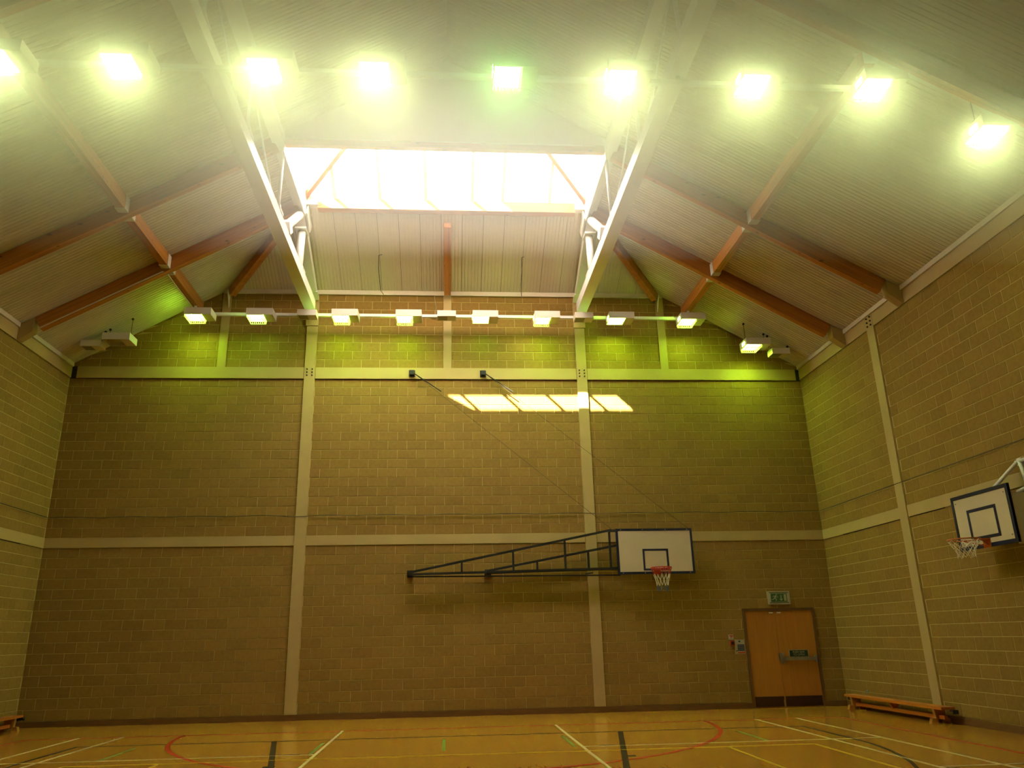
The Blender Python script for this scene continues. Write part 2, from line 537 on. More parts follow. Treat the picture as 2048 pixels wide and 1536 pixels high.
# steel frame set in the walls: pilasters, ring beams, middle rails, stub posts (parts of each wall)
def bolts_on(parent, pts, axis):
    for p in pts:
        b = MB()
        d = {'y': (0, -.022, 0), 'x': (.022, 0, 0), '-x': (-.022, 0, 0)}[axis]
        a = Vector(p)
        b.tube([a, a + Vector(d)], .019, 6)
        b.build('bolt', M['dark'], parent)
for i, x in enumerate((XL, XR)):
    c = MB().box(x - .127, x + .127, -.035, .03, Z_SK, HZ - .02).build('pilaster', M['cream'], wall_back)
    bolts_on(c, [(x + dx, -.035, z) for dx in (-.062, .062) for z in (7.84, 7.92, 8.0)], 'y')
for x0, x1 in ((.16, XL - .14), (XL + .14, XR - .14), (XR + .14, W - .13)):
    MB().box(x0, x1, -.028, .03, Z_B0, Z_B1).box(x0, x1, -.034, .0, Z_B0 - .012, Z_B0).build('ring_beam', M['cream'], wall_back)
    MB().box(max(0.0, x0 - .15), min(W, x1 + .14), -.002, .03, Z_B0 - .026, Z_B0 - .012).build('shadow_gap', M['dark'], wall_back)  # dark strip painted in for the shadow line under the beam
for x0, x1 in ((0.0, XL - .14), (XL + .14, XR - .14), (XR + .14, W)):
    MB().box(x0, x1, -.016, .03, Z_M0, Z_M1).build('middle_rail', M['cream'], wall_back)
for x in (3.51, 9.0, 14.49):
    sp_ = MB().box(x - .10, x + .10, -.03, .03, Z_B1, HZ - .02).build('stub_post', M['cream'], wall_back)
    if x != 9.0:
        gx = x + (.06 if x < 9 else -.06)
        MB().prism([(gx - .01, -.03, 9.62), (gx - .01, -.03, 10.0), (gx - .01, -.26, 10.0)], (.02, 0, 0)).build('gusset', M['trim_white'], sp_)
for x0, x1 in ((0.02, .15), (W - .12, W - .02)):
    e = MB().box(x0, x1, -.006, .03, Z_B0 - .02, Z_B1 + .01).build('beam_end_recess', M['dark'], wall_back)  # flat dark plate, the shade of the recess is put into its colour
    bolts_on(e, [((x0 + x1) / 2 + .02, -.006, z) for z in (7.82, 7.91, 8.0)], 'y')
for s, wl, x in ((1, wall_left, 0.0), (-1, wall_right, W)):
    MB().box(x, x + s * .03, 0, -20, Z_B0, Z_B1).build('ring_beam', M['cream'], wl)
    py = -3.33 if s > 0 else -3.28
    MB().box(x, x + s * .018, 0, py + .13, Z_M0, Z_M1).box(x, x + s * .018, py - .13, -7.7, Z_M0, Z_M1).build('middle_rail', M['cream'], wl)
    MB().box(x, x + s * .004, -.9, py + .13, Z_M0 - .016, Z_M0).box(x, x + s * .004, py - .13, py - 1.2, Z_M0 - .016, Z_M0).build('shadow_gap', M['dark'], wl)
    for yy in (py, -7.83):
        c = MB().box(x - s * .03, x + s * .036, yy - .125, yy + .125, Z_SK, Z_B1 - .0).build('pilaster', M['cream'], wl)
        if yy == py:
            bolts_on(c, [(x + s * .036, yy + dy, z) for dy in (-.06, .06) for z in (7.82, 7.91, 8.0)], 'x' if s > 0 else '-x')

# baseboards
MB().box(0, 15.80, -.022, .02, 0, Z_SK).box(17.5, W, -.022, .02, 0, Z_SK).build('baseboard_back', M['baseboard'], kind='structure')
MB().box(0, .022, -.022, -DEPTH, 0, Z_SK).build('baseboard_left', M['baseboard'], kind='structure')
MB().box(W - .022, W, -.022, -DEPTH, 0, Z_SK).build('baseboard_right', M['baseboard'], kind='structure')
# white trims where roof meets wall
MB().box(HX0 - .08, HX1 + .08, -.045, .02, 10.02, 10.135).build('trim_1', M['trim_white'], kind='structure')
MB().box(0.0, .06, 0, -20, Z_B1, EAVE + .03).build('trim_2', M['trim_white'], kind='structure')
MB().box(W - .06, W, 0, -20, Z_B1, EAVE + .03).build('trim_3', M['trim_white'], kind='structure')

# ------------------------------------------------------------------ ceiling: deck + ribbed panels
deck = MB()
U = .035
def sheet(b, pts, up=U):
    b.prism([(p[0], p[1], p[2] + up) for p in pts], (0, 0, .06))
for s in (0, 1):
    fx = (lambda x: x) if s == 0 else (lambda x: W - x)
    def S(x, y):
        return (fx(x), y, slope_z(x))
    sheet(deck, [S(-.25, .25), S(HX0, .25), S(HX0 + .0, 0), S(5.47, -1.97), S(5.60, -2.12), S(5.60, Y_A - .03), S(-.25, Y_A - .03)])
    sheet(deck, [S(-.25, Y_A - .03), S(RIDGE, Y_A - .03), S(RIDGE, -DEPTH - .2), S(-.25, -DEPTH - .2)])
sheet(deck, [(HX0, .25, HZ), (HX0, 0, HZ), (5.47, -1.97, HZ + .577 * 1.97), (12.53, -1.97, HZ + .577 * 1.97), (HX1, 0, HZ), (HX1, .25, HZ)])
ceiling = deck.build('ceiling', M['deck'], kind='structure')

RIBS = 6
def rib_profile(width, step):
    """(offset along width, depth below) polyline of a ribbed lining panel."""
    pr = [(0.004, 0.02), (0.004, 0.0)]
    n = RIBS
    p = (width - .008) / n
    for i in range(n):
        a = .004 + i * p
        pr += [(a + p * .45, 0.0), (a + p * .52, step), (a + p * .86, step), (a + p * .93, 0.0)]
    pr += [(width - .004, 0.0), (width - .004, 0.02)]
    return pr
PW = 0.5
def slope_panel(s, y0, xa, xb0, xb1, step=.015):
    """panel of the side slope: strip y0..y0-PW, from eave xa to xb (xb0 at y0, xb1 at y0-PW)."""
    b = MB()
    pr = rib_profile(PW, step)
    n = len(pr)
    fx = (lambda x: x) if s == 0 else (lambda x: W - x)
    for end in (0, 1):
        for t, d in pr:
            x = xa if end == 0 else xb0 + (xb1 - xb0) * t / PW
            b.v.append((fx(x), y0 - t, slope_z(x) + d))
    for i in range(n - 1):
        f = [i, i + 1, n + i + 1, n + i]
        b.quadface(f if s == 0 else f[::-1])
    o = b.build('panel', M['panel'], ceiling)
    t = random.uniform(.95, 1.04)
    o.color = (t, t, t, 1)
for s in (0, 1):
    y = .1
    while y > -14:
        y1 = y - PW
        def lim(q):
            if q >= 0: return HX0
            if q > -2.13: return HX0 - q
            if q > Y_A + .02: return 5.62
            return RIDGE
        if y > Y_A + .01 and y1 < Y_A + .01:
            slope_panel(s, y, -.05, 5.62, 5.62)
        else:
            slope_panel(s, y, -.05, lim(y), lim(y1))
        y = y1
x = HX0 + .3
x = 6.31 - .5 * 6
while x < HX1 + .1:
    b = MB()
    pr = rib_profile(.504, .010)
    n = len(pr)
    def hl(q):
        return max(-.15, min(1.97, q - HX0, HX1 - q))
    for end in (0, 1):
        for t, d in pr:
            q = x + t
            yy = .15 if end == 0 else -max(-.14, hl(q))
            b.v.append((q, yy, HZ - .577 * yy + d))
    for i in range(n - 1):
        b.quadface([n + i, n + i + 1, i + 1, i])
    if x + .5 > HX0 and x < HX1:
        o = b.build('panel', M['panel'], ceiling)
        t = random.uniform(.95, 1.04)
        o.color = (t, t, t, 1)
    x += .504
# triangular lining above the header, closing the end of the rooflight
zk = slope_z(XL)
MB().prism([(5.5, Y_A - .01, zk - .08), (12.5, Y_A - .01, zk - .08), (12.5, Y_A - .01, zk + .2), (RIDGE, Y_A - .01, slope_z(RIDGE) + .3), (5.5, Y_A - .01, zk + .2)], (0, -.04, 0)).build('gable_lining', M['panel'], ceiling)

# ------------------------------------------------------------------ rooflight (window_1)
rl = empty('window_1', (RIDGE, Y_K, zk)); rl['kind'] = 'structure'
def W1(b, name, material):
    o = b.build(name, material)
    o.parent = rl
    o.matrix_parent_inverse = Matrix.Translation((-RIDGE, -Y_K, -zk))
    return o
def hip(y):
    return HZ - .577 * y
KZ = hip(Y_K) + .10                            # glass sits a little above the lining
def G(x, y):
    return (x, y, hip(y) + .10)
# timber kerb and white end brackets
W1(MB().box(6.02, 12.0, Y_K + .02, Y_K + .20, hip(Y_K) - .19, hip(Y_K) + .06), 'kerb', M['wood_x'])
for x0, x1 in ((5.60, 6.02), (12.0, 12.40)):
    W1(MB().box(x0, x1, Y_K + .02, Y_K + .20, hip(Y_K) - .10, hip(Y_K) + .12), 'kerb_end', M['steel_white'])
bars_x = [5.62, 6.40, 7.44, 8.50, 9.58, 10.30, 11.4, 12.38]
y_c = Y_K - .50
tt = .03
def pane(pts, name, material):
    n = (Vector(pts[1]) - Vector(pts[0])).cross(Vector(pts[2]) - Vector(pts[0])).normalized() * .012
    W1(MB().prism(pts, n), name, material)
def hipx(y):                                   # x of the glass hip line on the left
    return 5.62 + (Y_K - y)
for i in range(len(bars_x) - 1):
    a, b = bars_x[i], bars_x[i + 1]
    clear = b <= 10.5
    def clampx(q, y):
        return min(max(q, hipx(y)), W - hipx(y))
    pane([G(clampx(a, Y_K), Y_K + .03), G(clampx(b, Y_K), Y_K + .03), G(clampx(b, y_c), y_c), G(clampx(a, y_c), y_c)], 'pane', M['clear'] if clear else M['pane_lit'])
    ps = []
    ys = [y_c + (Y_A - y_c) * k / 6 for k in range(7)]
    for yy in ys: ps.append(G(clampx(b, yy), yy))
    for yy in reversed(ys): ps.append(G(clampx(a, yy), yy))
    # drop repeated points
    q = [p for k, p in enumerate(ps) if (Vector(p) - Vector(ps[k - 1])).length > 1e-4]
    if len(q) >= 3:
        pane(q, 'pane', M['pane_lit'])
for s in (0, 1):
    fx = (lambda x: x) if s == 0 else (lambda x: W - x)
    pts = [(fx(5.62), Y_K, KZ), (fx(5.62), Y_A, KZ), (fx(hipx(Y_A)), Y_A, hip(Y_A) + .10)]
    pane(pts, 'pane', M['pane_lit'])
    W1(MB().bar((fx(5.62), Y_K + .1, KZ - .10), (fx(hipx(Y_A)), Y_A, hip(Y_A) + .02), .09, .12), 'hip_bar', M['wood_hip'])
for x in bars_x[1:-1]:
    ye = max(Y_A, Y_K - (min(x, W - x) - 5.62))
    W1(MB().bar((x, Y_K + .2, hip(Y_K + .2) + .10), (x, ye, hip(ye) + .10), .07, .03, (0, .5, .87)), 'glazing_bar', M['steel_white'])
# white upstand that closes the slit between lining and glass on the sides
for s in (0, 1):
    fx = (lambda x: x) if s == 0 else (lambda x: W - x)
    W1(MB().box(fx(5.56), fx(5.62), Y_K + .1, Y_A, zk - .05, KZ + .02), 'upstand', M['steel_white'])
W1(MB().box(5.62, 12.38, Y_A - .02, Y_A + .10, zk - .20, zk - .0), 'header', M['wood_x'])

# ------------------------------------------------------------------ timber roof members
def timber(name, a, b, w, h, material, label, ply=True):
    """rafter or purlin between a and b (points on the ceiling line above its middle)."""
    a, b = Vector(a), Vector(b)
    root = empty(name, a)
    d = (b - a).normalized()
    nrm = Vector((0, 0, 1)); nrm = (nrm - d * nrm.dot(d)).normalized()
    side = d.cross(nrm).normalized()
    t = random.uniform(.92, 1.08)
    for sgn in ((-1, 1) if ply else (0,)):
        ww = w / 2 - .004 if ply else w
        off = side * (sgn * w / 4) - nrm * (h / 2)
        o = MB().bar(off, (b - a) + off, ww, h, nrm).build('plank', material, root)
        o.color = (t * (1 + .04 * sgn),) * 3 + (1,)
    tag(root, label, 'roof beam')
    return root
def shoe(root, p, w, h, d):
    """white folded-steel hanger at p (world), opening along d."""
    d = Vector(d)
    q = Vector(p) - root.location
    b = MB()
    b.bar(q - Vector((0, 0, h + .006)), q - Vector((0, 0, h + .006)) + d * .16, w + .03, .012)
    s = d.cross(Vector((0, 0, 1))).normalized() * (w / 2 + .008)
    for k in (-1, 1):
        b.bar(q + s * k - Vector((0, 0, h / 2)), q + s * k - Vector((0, 0, h / 2)) + d * .16, .012, h)
    b.build('hanger', M['steel_white'], root)
def corbel(root, s, y):
    fx = (lambda x: x) if s == 0 else (lambda x: W - x)
    L = root.location
    P = lambda x, z: (fx(x) - L.x, y + .09 - L.y, z - L.z)
    MB().prism([P(.03, Z_B0 + .01), P(.06, Z_B0 + .01), P(.31, slope_z(.31) - .33), P(.31, slope_z(.31) - .05), P(.03, slope_z(.03))], (0, -.18, 0)).build('bracket', M['cream'], root)
RW, RH, PWD, PH = .13, .31, .16, .275
side_name = ('left', 'right')
rafters = {}
for s in (0, 1):
    fx = (lambda x: x) if s == 0 else (lambda x: W - x)
    sn = side_name[s]
    for k, (y, xe, which) in enumerate(((-2.22, 5.5, 'nearest the back wall'), (Y_A - .0, 5.5, 'second from the back wall'), (Y_C, 5.5, 'third from the back wall'))):
        r = timber('rafter', (fx(.30), y, slope_z(.30)), (fx(xe), y, slope_z(xe)), RW, RH, M['wood_xl' if s == 0 else 'wood_xr'],
                   f'orange timber rafter on the {sn} roof slope, {which}')
        corbel(r, s, y)
        rafters[s, k] = r
    for k, (ya, yb, which) in enumerate(((-.02, -2.13, 'shortest, next to the back wall'), (-2.31, Y_A + .09, 'between the first and second rafters'), (Y_A - .09, Y_C + .09, 'longest, beyond the second rafter'))):
        xp = 2.87
        r = timber('purlin', (fx(xp), ya, slope_z(xp)), (fx(xp), yb, slope_z(xp)), PWD, PH, M['wood_y'],
                   f'double-plank timber purlin on the {sn} roof slope, {which}')
        if k > 0:
            shoe(r, (fx(xp), ya + .02, slope_z(xp)), PWD, PH, (0, -1, 0))
        shoe(r, (fx(xp), yb - .02, slope_z(xp)), PWD, PH, (0, 1, 0))
    # hip rafter
    timber('hip_rafter', (fx(3.60), -.06, HZ + .0), (fx(5.48), -1.98, HZ + .577 * 1.98 - .0), .15, .24, M['wood_hip'],
           f'dark orange timber hip rafter rising from the stub post on the {sn}')
timber('rafter', (9.0, -.06, HZ + .03), (9.0, -1.70, hip(-1.70)),   .17, .22, M['wood_e'], 'short orange rafter in the middle of the end slope below the rooflight')

# ------------------------------------------------------------------ white steel trusses
def truss(x, s):
    """s = +1 for the left truss (its inner side faces +x)."""
    root = empty('roof_truss', (x, -.45, 9.4))
    L = root.location
    def at(X, Y, Z):
        return (X - L.x, Y - L.y, Z - L.z)
    def bx(x0, x1, y0, y1, z0, z1):
        return (x0 - L.x, x1 - L.x, y0 - L.y, y1 - L.y, z0 - L.z, z1 - L.z)
    MB().box(*bx(x - .125, x + .125, -.45, -16, 9.40, 9.65)).build('bottom_chord', M['steel_white'], root)
    tc = MB().box(*bx(x - .115, x + .115, Y_K + .02, -16, 11.12, 11.36))
    tc.box(*bx(x + s * .10, x + s * .125, Y_K + .02, Y_A - .05, 10.95, 11.62))
    tc.build('top_chord', M['steel_white'], root)
    # sloping end member down to the wall post
    MB().bar(at(x, -.05, 9.93), at(x, Y_K - .05, 10.98 + .08), .20, .20, (0, .5, .87)).bar(at(x, -.05, 9.86), at(x, -.30, 9.97), .26, .05, (0, .5, .87)).build('end_rafter', M['steel_white'], root)
    MB().box(*bx(x - .125, x + .125, -.036, -.45, 9.44, 9.61)).box(*bx(x - .15, x + .15, -.036, -.06, 9.15, 9.75)).build('seat_bracket', M['cream'], root)
    # gusset with pin at the kerb
    gx = x + s * .14
    P = lambda y, z: at(gx, y, z)
    MB().prism([P(-1.55, 11.02), P(-1.62, 11.22), P(-1.80, 11.34), P(-2.05, 11.30), P(-2.20, 10.98), P(-1.75, 10.74)], (s * .03, 0, 0)).build('gusset', M['steel_white'], root)
    MB().tube([at(gx + s * .02, -1.78, 11.20), at(gx + s * .07, -1.78, 11.20)], .04, 10).build('pin', M['steel_white'], root)
    # vertical and raking tubular struts near the wall
    MB().tube([at(x, -1.95, 9.66), at(x, -1.85, 10.72)], .09, 14).build('tube_strut', M['steel_white'], root, smooth=True)
    MB().box(*bx(x - .13, x + .13, -2.10, -1.80, 9.65, 9.69)).build('strut_plate', M['steel_white'], root)
    MB().box(*bx(x - .13, x + .13, -2.02, -1.68, 10.70, 10.74)).build('strut_plate', M['steel_white'], root)
    MB().tube([at(x + s * .02, -3.45, 9.86), at(x + s * .02, -2.30, 10.86)], .095, 14).build('tube_strut', M['steel_white'], root, smooth=True)
    MB().bar(at(x + s * .02, -3.62, 9.72), at(x + s * .02, -3.42, 9.89), .26, .26, (0, .65, .76)).build('strut_plate', M['steel_white'], root)
    # slender verticals and tie rods
    for y in (-4.4, -6.7, -9.0, -11.3):
        MB().tube([at(x + s * .05, y + .12, 9.66), at(x + s * .05, y + .22, 11.12)], .035, 8).build('post', M['steel_white'], root, smooth=True)
        MB().box(*bx(x - .1, x + .14, y - .02, y + .24, 9.65, 9.70)).box(*bx(x - .07, x + .10, y + .08, y + .16, 9.70, 9.84)).build('post_plate', M['steel_white'], root)
        MB().tube([at(x, y - .05, 9.68), at(x, y - 2.2, 11.12)], .018, 6).build('tie_rod', M['steel_white'], root, smooth=True)
        MB().tube([at(x, y - .35, 9.87), at(x, y - .62, 10.06)], .032, 8).build('turnbuckle', M['steel_white'], root, smooth=True)
    return root
tag(truss(XL, 1), 'white steel roof truss with tubular struts, left of the rooflight', 'roof truss')
tag(truss(XR, -1), 'white steel roof truss with tubular struts, right of the rooflight', 'roof truss')

# ------------------------------------------------------------------ door
door = empty('door_1', (16.65, 0, 0)); door['kind'] = 'structure'
D = lambda b, n, mt, p=door: b.build(n, mt, p)
dx0, dx1, dz = -.85, .85, 2.15
D(MB().box(dx0, dx0 + .055, -.03, .06, 0, dz).box(dx1 - .055, dx1, -.03, .06, 0, dz).box(dx0 + .055, dx1 - .055, -.03, .06, dz - .055, dz), 'door_frame', M['door_frame'])
D(MB().box(dx0 + .055, dx1 - .055, .02, .07, 0, dz - .055), 'rebate', M['dark'])
lsp = -.09
for a, b in ((dx0 + .06, lsp - .004), (lsp + .004, dx1 - .06)):
    lf = D(MB().box(a, b, -.008, .02, .012, dz - .062), 'door_leaf', M['door'])
    MB().box(a + .012, b - .012, -.012, -.006, .02, .235).build('kick_plate', M['kick'], lf)
    cx = b - .09 if a < -.5 else a + .09
    MB().box(cx - .045, cx + .045, -.03, -.008, dz - .115, dz - .085).build('closer_plate', M['white'], lf)
    if a > -.5:
        MB().box(a + .02, a + .075, -.07, -.008, .93, 1.16).box(b - .075, b - .03, -.07, -.008, .95, 1.10).box(a + .07, b - .07, -.085, -.045, .995, 1.065).build('push_bar', M['metal'], lf)
        sg = MB().box(.137, .587, -.013, -.008, 1.068, 1.221).build('door_sign', M['print'], lf)
        MB().box(.146, .578, -.0145, -.012, 1.077, 1.212).build('sign_face', M['signdark'], lf)
        text_mesh('lettering', 'PUSH BAR', .062, M['print'], lf, (.362, -.0150, 1.173), (math.pi / 2, 0, 0))
        text_mesh('lettering', 'TO OPEN', .062, M['print'], lf, (.362, -.0150, 1.115), (math.pi / 2, 0, 0))
    else:
        MB().box(b - .03, b - .012, -.018, -.008, .02, .16).box(b - .03, b - .012, -.018, -.008, 1.0, 1.16).build('flush_bolt', M['metal'], lf)

# exit sign above the door
ex = empty('exit_sign', (16.695, 0, 2.235))
MB().box(-.26, .26, -.05, 0, 0, .298).build('housing', M['print'], ex)
MB().box(-.225, .225, -.054, -.05, .03, .043).box(-.225, .225, -.054, -.05, .255, .268).build('shadow_line', M['dark'], ex)
MB().box(-.215, .215, -.056, -.05, .045, .253).build('sign_panel', M['print'], ex)
MB().box(-.195, .190, -.058, -.055, .055, .243).build('green_face', M['green'], ex)
def flat(poly, name, mt, y=-.060):
    MB().prism([(p[0], y, p[1]) for p in poly], (0, .003, 0)).build(name, mt, ex)
flat([(.035, .21), (.055, .21), (.055, .12), (.085, .12), (.045, .075), (.005, .12), (.035, .12)], 'arrow', M['print'])
flat([(.115, .075), (.170, .075), (.170, .225), (.115, .225)], 'door_symbol', M['print'])
rm = MB()
def lim2(a, b, w):
    rm.bar((a[0], -.0585, a[1]), (b[0], -.0585, b[1]), w, .003, (0, 1, 0))
lim2((-.075, .195), (-.105, .145), .030)
lim2((-.105, .145), (-.070, .115), .020); lim2((-.070, .115), (-.080, .075), .017)
lim2((-.110, .145), (-.140, .110), .020); lim2((-.140, .110), (-.178, .108), .017)
lim2((-.080, .190), (-.130, .185), .015); lim2((-.130, .185), (-.150, .160), .013)
lim2((-.078, .188), (-.050, .160), .015); lim2((-.050, .160), (-.025, .172), .013)
rm.tube([(-.060, -.057, .216), (-.060, -.060, .216)], .017, 10)
rm.build('running_figure', M['print'], ex)
tag(ex, 'green and white emergency exit sign with running figure and arrow above the double door', 'exit sign')

# fire notices and call point
n1 = empty('call_point_sign', (15.47, 0, 1.475))
MB().box(-.06, .06, -.006, 0, 0, .11).build('plate', M['print'], n1)
MB().prism([(-.03, -.008, .095), (.045, -.008, .095), (.045, -.008, .072), (.02, -.008, .055), (.012, -.008, .022), (-.004, -.008, .022), (-.004, -.008, .06), (-.015, -.008, .075), (-.03, -.008, .06)][::-1], (0, .004, 0)).build('pictogram', M['red'], n1)
tag(n1, 'small square white sign with a red pictogram left of the door', 'sign')
cp = empty('call_point', (15.48, 0, 1.345))
MB().box(-.05, .05, -.05, 0, 0, .10).build('casing', M['red'], cp)
MB().box(-.035, .035, -.053, -.05, .015, .085).build('glass_plate', M['dark'], cp)
tag(cp, 'dark red fire alarm call point under the small sign', 'alarm')
n2 = empty('fire_notice', (15.655, 0, 1.155))
MB().box(-.118, .118, -.006, 0, 0, .315).build('plate', M['print'], n2)
MB().tube([(0, -.005, .275), (0, -.009, .275)], .022, 12).build('symbol', M['blue'], n2)
for k in range(4):
    z = .195 - k * .036
    MB().box(-.055, .105, -.009, -.005, z - .014, z + .014).build('text_panel', M['blue'], n2)
MB().box(-.055, .108, -.009, -.005, .018, .045).build('red_band', M['red'], n2)
MB().tube([(-.08, -.005, .07), (-.08, -.009, .07)], .014, 10).build('symbol', M['blue'], n2)
tag(n2, 'white fire action notice with dark blue panels and a red band beside the door frame', 'sign')

# ------------------------------------------------------------------ backboards
def net(root, c, R, mats, k_=1.0):
    """basketball net of crossing cords in one to three coloured bands."""
    prof = [(0.0, R), (-.10, R * .84), (-.20, R * .66), (-.30, R * .56), (-.40, R * .57)]
    N = 12
    bands = [MB() for _ in mats]
    def P(k, lvl):
        z, r = prof[lvl]; z *= k_
        a = 2 * math.pi * k / N
        return (c[0] + r * math.cos(a), c[1] + r * math.sin(a), c[2] + z + .015 * math.sin(3 * k))
    for lvl in range(4):
        bi = 0 if len(mats) == 1 else (0 if lvl == 0 else (2 if lvl == 3 else 1))
        sh = lvl * .5
        for k in range(N):
            if lvl == 3 and k == 1 and len(mats) > 1:
                continue
            a = P(k + sh, lvl)
            for e in (-.5, .5):
                bands[bi].tube([a, P(k + sh + e, lvl + 1)], .0055 if len(mats) > 1 else .004, 4, cap=False)
    for b, mt in zip(bands, mats):
        b.build('net', mt, root)
bb = empty('basketball_backboard', (13.775, -.35, 2.945))
o_ = Vector(bb.location)
BW, BH = .895, 1.03
MB().box(-BW, BW, 0, .03, 0, BH).build('board', M['board'], bb)
e = .05
MB().box(-BW, BW, -.006, .034, -.004, e).box(-BW, BW, -.006, .034, BH - e, BH + .004).box(-BW, -BW + e, -.006, .034, e, BH - e).box(BW - e, BW, -.006, .034, e, BH - e).build('border', M['navy'], bb)
MB().box(-.30, .30, -.003, .0, .52, .565).box(-.30, .30, -.003, .0, .075, .12).box(-.30, -.255, -.003, 0, .12, .52).box(.255, .30, -.003, 0, .12, .52).build('target_square', M['navy'], bb)
rim_z = 3.05 - 2.945
rm_ = MB().ring((0, -.375, rim_z), .225, .012, 32, 6).ring((0, -.375, rim_z - .035), .225, .006, 32, 4)
for k in range(24):
    a = 2 * math.pi * k / 24
    rm_.tube([(.225 * math.cos(a), -.375 + .225 * math.sin(a), rim_z), (.225 * math.cos(a + .13), -.375 + .225 * math.sin(a + .13), rim_z - .035)], .005, 4)
rm_.build('rim', M['red'], bb)
MB().box(-.075, .075, -.014, 0, rim_z - .13, rim_z + .012).prism([(-.075, -.014, rim_z + .01), (.075, -.014, rim_z + .01), (.05, -.16, rim_z + .01), (-.05, -.16, rim_z + .01)], (0, 0, -.02)).box(-.07, -.06, -.15, -.01, rim_z - .05, rim_z).box(.06, .07, -.15, -.01, rim_z - .05, rim_z).build('rim_bracket', M['red'], bb)
net(bb, (0, -.375, rim_z - .02), .22, [M['net_red'], M['net_white'], M['net_blue']], 1.25)
for bx_ in (-.78, -.27, .27, .78):
    for bz_ in (.025, BH - .025):
        MB().tube([(bx_, -.006, bz_), (bx_, -.012, bz_)], .014, 6).build('bolt', M['metal'], bb)
def wp(x, y, z):
    return (x - o_.x, y - o_.y, z - o_.z)
def arm(y, hx, hz, tx, tz, bx2, bz, vs_, name='swing_arm'):
    r = .028
    b = MB()
    b.bar(wp(hx, y, hz + .02), wp(tx, y, tz), .05, .05)
    b.bar(wp(hx, y, hz - .03), wp(bx2, y, bz), .05, .05)
    for vx in vs_:
        t = (vx - hx) / (tx - hx); u = (vx - hx) / (bx2 - hx)
        b.bar(wp(vx, y, hz - .03 + (bz - hz + .03) * u), wp(vx, y, hz + .02 + (tz - hz - .02) * t), .045, .045, (0, 1, 0))
    b.build(name, M['black'], bb)
arm(-.26, 8.20, 3.045, 12.80, 3.965, 12.95, 3.09, (9.325, 10.497, 11.693, 12.745))
arm(-.20, 9.95, 3.06, 12.95, 3.62, 12.95, 3.09, (11.05, 12.24))
MB().bar(wp(8.2, -.24, 2.965), wp(12.95, -.24, 2.935), .03, .03).build('tie_bar', M['black'], bb)
MB().bar(wp(12.74, -.26, 3.945), wp(13.0, -.30, 3.945), .05, .05).bar(wp(12.74, -.26, 3.09), wp(13.0, -.30, 3.09), .05, .05).bar(wp(13.0, -.30, 3.0), wp(13.0, -.30, 3.94), .05, .05, (0, 1, 0)).build('board_frame', M['black'], bb)
MB().bar(wp(14.5, -.30, 3.0), wp(14.5, -.30, 3.94), .05, .05, (0, 1, 0)).build('board_frame', M['black'], bb)
for hx, yy in ((8.16, -.26), (9.93, -.20)):
    MB().box(hx - .075 - o_.x, hx + .075 - o_.x, -o_.y, -.03 - o_.y, 2.97 - o_.z, 3.12 - o_.z).box(hx - .04 - o_.x, hx + .06 - o_.x, -.03 - o_.y, yy - .03 - o_.y, 2.99 - o_.z, 3.10 - o_.z).build('hinge_plate', M['black'], bb)
MB().bar(wp(12.15, -.25, 2.975), wp(12.32, -.25, 2.995), .03, .03).build('latch', M['black'], bb)
tag(bb, 'large white backboard with navy border on black swing arms fixed to the back wall', 'backboard')
# guy wires from the upper beam
for (px_, ex_, ez_, ey, lab) in ((8.13, 12.80, 3.99, -.26, 'black wall plate with a thin guy wire down to the swing arm, left of two'),
                                 (9.88, 14.60, 3.975, -.33, 'black wall plate with a thin guy wire down to the backboard corner, right of two')):
    g = empty('guy_wire', (px_, 0, 7.90))
    MB().box(-.075, .075, -.05, -.0285, -.08, .08).box(-.05, .05, -.13, -.05, -.055, .055).build('wall_plate', M['black'], g)
    MB().tube([(.05, -.10, -.02), (ex_ - px_, ey, ez_ - 7.90)], .0042, 5).build('wire', M['cable'], g)
    MB().tube([(.05, -.10, -.02), (.72, -.125, -.50)], .013, 5).build('spring', M['black'], g)
    tag(g, lab, 'guy wire', None)

# side backboard on the right wall
sb = empty('basketball_backboard', (17.5, -6.0, 2.83), -math.pi / 2)   # local x -> -y (towards camera), local -y -> -x (into hall)
w2, h2 = .65, .885
MB().box(-w2, w2, 0, .03, 0, h2).build('board', M['board'], sb)
MB().box(-w2, w2, -.006, .036, -.004, .055).box(-w2, w2, -.006, .036, h2 - .055, h2 + .004).box(-w2, -w2 + .055, -.006, .036, .055, h2 - .055).box(w2 - .055, w2, -.006, .036, .055, h2 - .055).build('border', M['navy'], sb)
MB().box(-.33, .33, -.003, 0, .575, .625).box(-.33, .33, -.003, 0, .13, .18).box(-.33, -.28, -.003, 0, .18, .575).box(.28, .33, -.003, 0, .18, .575).build('target_square', M['navy'], sb)
rz2 = .115
MB().ring((0, -.385, rz2), .225, .011, 32, 6).tube([(-.19, -.27, rz2 - .005), (-.05, -.02, rz2 - .09)], .008, 5).tube([(.19, -.27, rz2 - .005), (.05, -.02, rz2 - .09)], .008, 5).build('rim', M['orange'], sb)
MB().box(-.08, .08, -.014, 0, rz2 - .13, rz2 + .015).prism([(-.08, -.014, rz2 + .012), (.08, -.014, rz2 + .012), (.05, -.17, rz2 + .012), (-.05, -.17, rz2 + .012)], (0, 0, -.02)).build('rim_bracket', M['orange'], sb)
net(sb, (0, -.385, rz2 - .01), .22, [M['net_white']], .66)
for bx_ in (-.55, .55):
    for bz_ in (.12, .77):
        MB().tube([(bx_, 0, bz_), (bx_, -.006, bz_)], .012, 6).build('bolt', M['metal'], sb)
